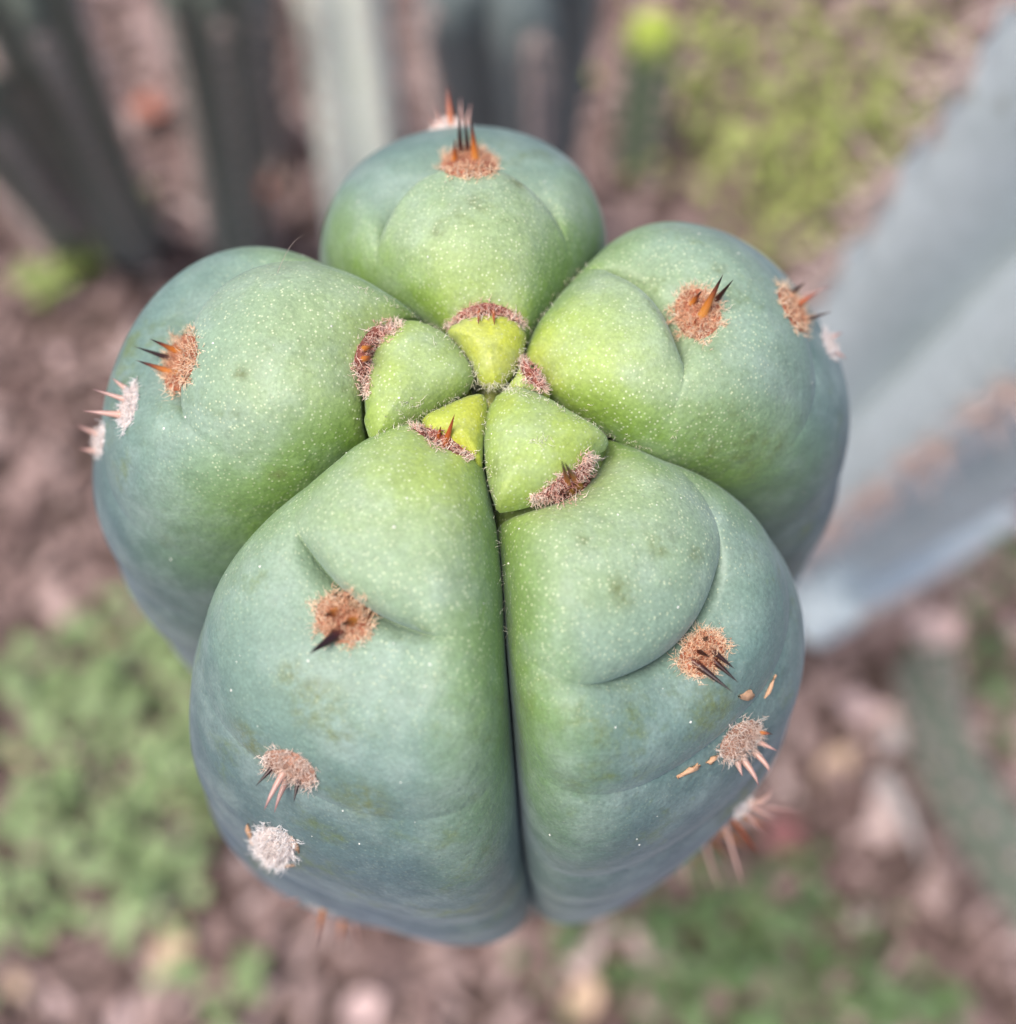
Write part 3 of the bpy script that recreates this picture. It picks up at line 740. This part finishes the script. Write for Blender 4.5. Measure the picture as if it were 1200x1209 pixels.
stem([P(1096, 770, -.005), P(1118, 890, .05), P(1250, 1090, .14)], .026, 5, .35, ST_DARK, 'thin grey-green stem arching low over the mulch', tip=False)

# ------------------------------------------------------------------ litter and plants on the ground
def mat_litter(name, stops, rough=.85, transl=0):
    m = NM(name); n = m.noise(120, 4, .6)
    c = m.ramp(m.attr('tone'), stops); c = m.mix(.35, c, m.ramp(n, [(.3, .15), (.7, .9)]), 'OVERLAY')
    return m.set(Base_Color=c, Roughness=rough, Specular_IOR_Level=.25, Normal=m.bump(n, .5, .003))
CHIP = mat_litter('mulch', [(0, (.085, .052, .046)), (.35, (.19, .125, .112)), (.6, (.29, .20, .18)), (.85, (.42, .305, .28)), (1, (.58, .45, .42))])
r = np.random.default_rng(21); n = 9000
cx, cy = r.uniform(-.62, .62, n), r.uniform(-.42, 1.15, n)
ln = r.gamma(2.2, .0085, n) + .006; wd = ln * r.uniform(.22, .6, n); th = r.uniform(.0012, .004, n)
yaw = r.random(n) * 2 * PI; pit = r.normal(size=n) * .25; rol = r.normal(size=n) * .35
corner = np.array([(-1, -1, 0), (1, -.7, 0), (1.15, .6, 0), (-.8, 1, 0), (-1, -1, 1), (1, -.7, 1), (1.15, .6, 1), (-.8, 1, 1)], float)
q = corner[None] * np.stack([ln / 2, wd / 2, th], 1)[:, None]; q[:, :, :2] *= r.uniform(.75, 1.2, (n, 8, 1))
def rot(q, ax, a):
    c_, s_ = np.cos(a)[:, None], np.sin(a)[:, None]; i, j = {'x': (1, 2), 'y': (0, 2), 'z': (0, 1)}[ax]
    o = q.copy(); o[:, :, i] = q[:, :, i] * c_ - q[:, :, j] * s_; o[:, :, j] = q[:, :, i] * s_ + q[:, :, j] * c_; return o
q = rot(rot(rot(q, 'x', rol), 'y', pit), 'z', yaw); q += np.stack([cx, cy, r.uniform(-.002, .012, n)], 1)[:, None]
fb = np.array([(0, 3, 2, 1), (4, 5, 6, 7), (0, 1, 5, 4), (1, 2, 6, 5), (2, 3, 7, 6), (3, 0, 4, 7)])
ff = (np.arange(n)[:, None, None] * 8 + fb[None]).reshape(-1, 4)
mu = add_mesh('mulch', q.reshape(-1, 3), ff, CHIP, None, {'tone': np.repeat(np.clip(r.beta(1.7, 1.6, n), 0, 1), 8)}, smooth=False)
tag(mu, 'purple-brown bark mulch strewn over the soil', 'mulch', kind='stuff')

def leaf_geo(L, W, fold, curl, nseg=7):
    vs = []; prof = np.sin(np.linspace(.06, PI - .04, nseg)) ** .8
    for i in range(nseg):
        t = i / (nseg - 1); x = L * (t - .5); z = curl * L * (2 * t - 1) ** 2
        for lay in (0, .0005):
            for j in (-1, -.5, 0, .5, 1): vs.append((x, j * W / 2 * prof[i], z + fold * W * abs(j) ** 1.5 + lay))
    fs = []
    for i in range(nseg - 1):
        for j in range(4):
            a = i * 10 + j; fs.append([a, a + 10, a + 11, a + 1]); a += 5; fs.append([a, a + 1, a + 11, a + 10])
        fs.append([i*10, i*10+5, i*10+15, i*10+10]); fs.append([i*10+4, i*10+14, i*10+19, i*10+9])
    return np.array(vs), fs
def leaf_mat(name, col): return mat_simple(name, col, .8, .35, 90)
LM = {'pink': leaf_mat('leaf_pinkish', (.55, .40, .38)), 'tan': leaf_mat('leaf_tan', (.52, .37, .26)), 'red': leaf_mat('leaf_red', (.36, .11, .06)),
      'plum': leaf_mat('leaf_plum', (.22, .09, .09)), 'grey': leaf_mat('leaf_grey', (.46, .42, .42))}
LG = {}
def fallen(px, py, kind, L, W, yaw, label, group=None, z=.014):
    key = (kind, L, W)
    if key not in LG:
        v, f = leaf_geo(L, W, random.uniform(.05, .2), random.uniform(.05, .2)); LG[key] = mesh_data('fallen_leaf', v, f, LM[kind])
    o = link('fallen_leaf', LG[key]); o.location = at(px, py, z); o.rotation_euler = (random.uniform(-.25, .25), random.uniform(-.25, .25), yaw)
    return tag(o, label, 'leaf', group)
fallen(178, 128, 'red', .050, .034, .9, 'rust-red dry leaf on the mulch between two dark stems')
fallen(1103, 745, 'pink', .050, .036, .2, 'large pale pink leaf on the mulch above the thin arching stem')
fallen(1010, 835, 'pink', .046, .026, -.2, 'pale pink leaf on the mulch beside a tan one')
fallen(985, 905, 'tan', .040, .024, .9, 'tan dry leaf on the mulch beside the front right rib')
fallen(205, 1120, 'tan', .045, .032, 1.2, 'broad tan leaf on bare mulch near the green ground cover')
fallen(430, 1190, 'pink', .036, .026, .4, 'small pinkish leaf on open mulch in front of the column')
fallen(690, 1180, 'tan', .036, .026, 1.0, 'small tan leaf at the edge of the front weeds')
fallen(150, 300, 'grey', .042, .034, .3, 'greyish white leaf lying among lime green seedlings')
fallen(940, 700, 'plum', .05, .03, .3, 'plum-coloured dry leaf in the shade of the leaning stem')
fallen(925, 985, 'plum', .04, .03, 2.0, 'plum-red dry leaf on mulch beside the column')
fallen(470, 290, 'plum', .04, .03, 1.0, 'plum dry leaf at the foot of the pale stem')
fallen(305, 225, 'red', .045, .026, 2.2, 'reddish leaf at the foot of the dark upright stem')
fallen(30, 100, 'pink', .05, .034, 1.2, 'pinkish leaf beside the dark leaning stem')
pg = 'dry leaves scattered on the mulch'
for i in range(46):
    px, py = random.uniform(0, 1200), random.uniform(0, 1209)
    if 330 < px < 930 and 200 < py < 1050: continue
    k = random.choice(['pink', 'tan', 'plum', 'grey', 'tan', 'pink'])
    fallen(px, py, k, {'pink': .024, 'tan': .026, 'plum': .028, 'grey': .022}[k], .014, random.random() * 6, 'small %s dry leaf curled on the mulch' % {'pink': 'pinkish', 'tan': 'tan', 'plum': 'plum-brown', 'grey': 'greyish'}[k], {'pink': 'pinkish ', 'tan': 'tan ', 'plum': 'plum-brown ', 'grey': 'greyish '}[k] + pg)
# twig
tw = empty('twig', at(1055, 950, .01)); a_, b_ = at(1040, 915, .012), at(1090, 1020, .02)
v, f, al = spine_geo(a_, b_, .010, (0, 0, .012), 12, 10); v += RNG.normal(size=v.shape) * .0006
add_mesh('bark', v, f, mat_simple('twig_bark', (.42, .38, .37), .85, .35, 150), tw)
v, f, al = spine_geo(a_ + (b_ - a_) * .45, at(1085, 960, .035), .004, None, 8, 8); add_mesh('side_shoot', v, f, LM['grey'], tw)
tag(tw, 'grey bare twig on mulch beside the thin arching stem', 'twig')

# green plants: many small leaves, one object for each patch of ground cover
def mat_green(name, a, b):
    m = NM(name); m.set(Base_Color=m.ramp(m.attr('tone'), [(0, a), (1, b)]), Roughness=.5, Specular_IOR_Level=.4,
                        Subsurface_Weight=.15, Subsurface_Scale=.004, Subsurface_Radius=(.4, 1, .2)); return m.m
G1 = mat_green('weed_green', (.13, .19, .07), (.32, .42, .19)); G2 = mat_green('grass_green', (.20, .23, .06), (.40, .44, .12)); G3 = mat_green('weed_dark', (.05, .09, .03), (.14, .22, .08))
GL = mat_green('seedling_lime', (.20, .27, .07), (.33, .39, .12))
def cover(blobs, mat, label, size, seed, hz=.05):
    r = np.random.default_rng(seed); vs, fs, tn = [], [], []
    for (px, py, sp, cnt) in blobs:
        c = at(px, py, .02)
        for i in range(int(cnt * 1.7)):
            off = r.normal(size=2) * sp * .6; z = abs(r.normal()) * hz * .5 + .012
            L = size * r.uniform(.6, 1.3); W = L * r.uniform(.6, .95); yaw = r.random() * 2 * PI; tl = r.normal() * .45; b = len(vs)
            cyw, syw = math.cos(yaw), math.sin(yaw)
            ring = [(0, 0, .0)] + [(L / 2 * math.cos(a) * (1.0 if k % 3 else .8), W / 2 * math.sin(a), .12 * L * abs(math.sin(a))) for k, a in enumerate(np.linspace(0, 2 * PI, 9)[:-1])]
            base = np.array([c[0] + off[0], c[1] + off[1], z])
            for (x, y, zz) in ring: vs.append(base + np.array([x * cyw - y * syw, x * syw + y * cyw, zz + x * math.sin(tl)])); 
            fs += [[b, b + 1 + k, b + 1 + (k + 1) % 8] for k in range(8)]
            st = len(vs); gp = base + np.array([r.normal() * .004, r.normal() * .004, -z])
            for e in ((-.0006, 0, 0), (.0006, 0, 0), (0, .0008, 0)): vs.append(gp + e)
            fs += [[st, st + 1, b], [st + 1, st + 2, b], [st + 2, st, b]]
            tn += [np.clip(r.beta(2, 2), 0, 1)] * 12
    o = add_mesh('ground_cover', np.array(vs), fs, mat, None, {'tone': np.array(tn)}); return tag(o, label, 'ground cover', kind='stuff')
cover([(110, 770, .05, 18), (205, 750, .05, 26), (70, 830, .04, 12), (150, 850, .04, 18), (225, 970, .05, 26), (55, 950, .035, 14), (130, 1000, .04, 14), (15, 1070, .04, 20), (175, 1045, .04, 14), (280, 1165, .02, 7), (10, 805, .04, 16), (205, 890, .04, 16)],
      G1, 'fresh green leafy ground cover left of the column', .019, 3)
cover([(860, 1060, .06, 18), (790, 1090, .06, 20), (905, 1120, .05, 18), (850, 1160, .05, 22), (1040, 1185, .04, 18), (760, 1150, .05, 13), (1160, 690, .03, 9), (1180, 830, .04, 11), (960, 1190, .05, 9), (640, 1110, .03, 6)],
      G3, 'darker green weeds on the mulch before the front right rib', .017, 5)
cover([(900, 90, .12, 49), (960, 190, .11, 54), (1010, 130, .09, 40), (870, 190, .10, 36), (930, 240, .08, 31), (1040, 60, .08, 18), (830, 60, .08, 18)],
      G2, 'yellow-green grassy ground cover behind the right rib', .015, 9)
for k, (px, py, nl, lab) in enumerate(((160, 268, 9, 'lime green seedling at the foot of the slanting dark stem'), (112, 322, 10, 'lime green seedling next to a greyish white leaf'), (66, 352, 5, 'small green seedling in dark mulch away from the stems'))):
    rt = empty('seedling', at(px, py, .0)); c = np.array(rt.location)
    v, f, _ = spine_geo(c, c + np.array([0, 0, .035]), .0018, None, 6, 8); add_mesh('stalk', v, f, GL, rt, {'tone': np.full(len(v), .2)})
    for j in range(nl):
        v, f = leaf_geo(.030, .017, .12, .1); a = 2.4 * j; ca, sa = math.cos(a), math.sin(a); v = v + [.017, 0, 0]
        v = np.stack([v[:, 0] * ca - v[:, 1] * sa, v[:, 0] * sa + v[:, 1] * ca, v[:, 2] + v[:, 0] * .0 + .018 + .002 * j + .35 * np.hypot(v[:, 0], v[:, 1])], 1) + c
        add_mesh('leaf', v, f, GL, rt, {'tone': np.full(len(v), random.random())})
    tag(rt, lab, 'seedling')
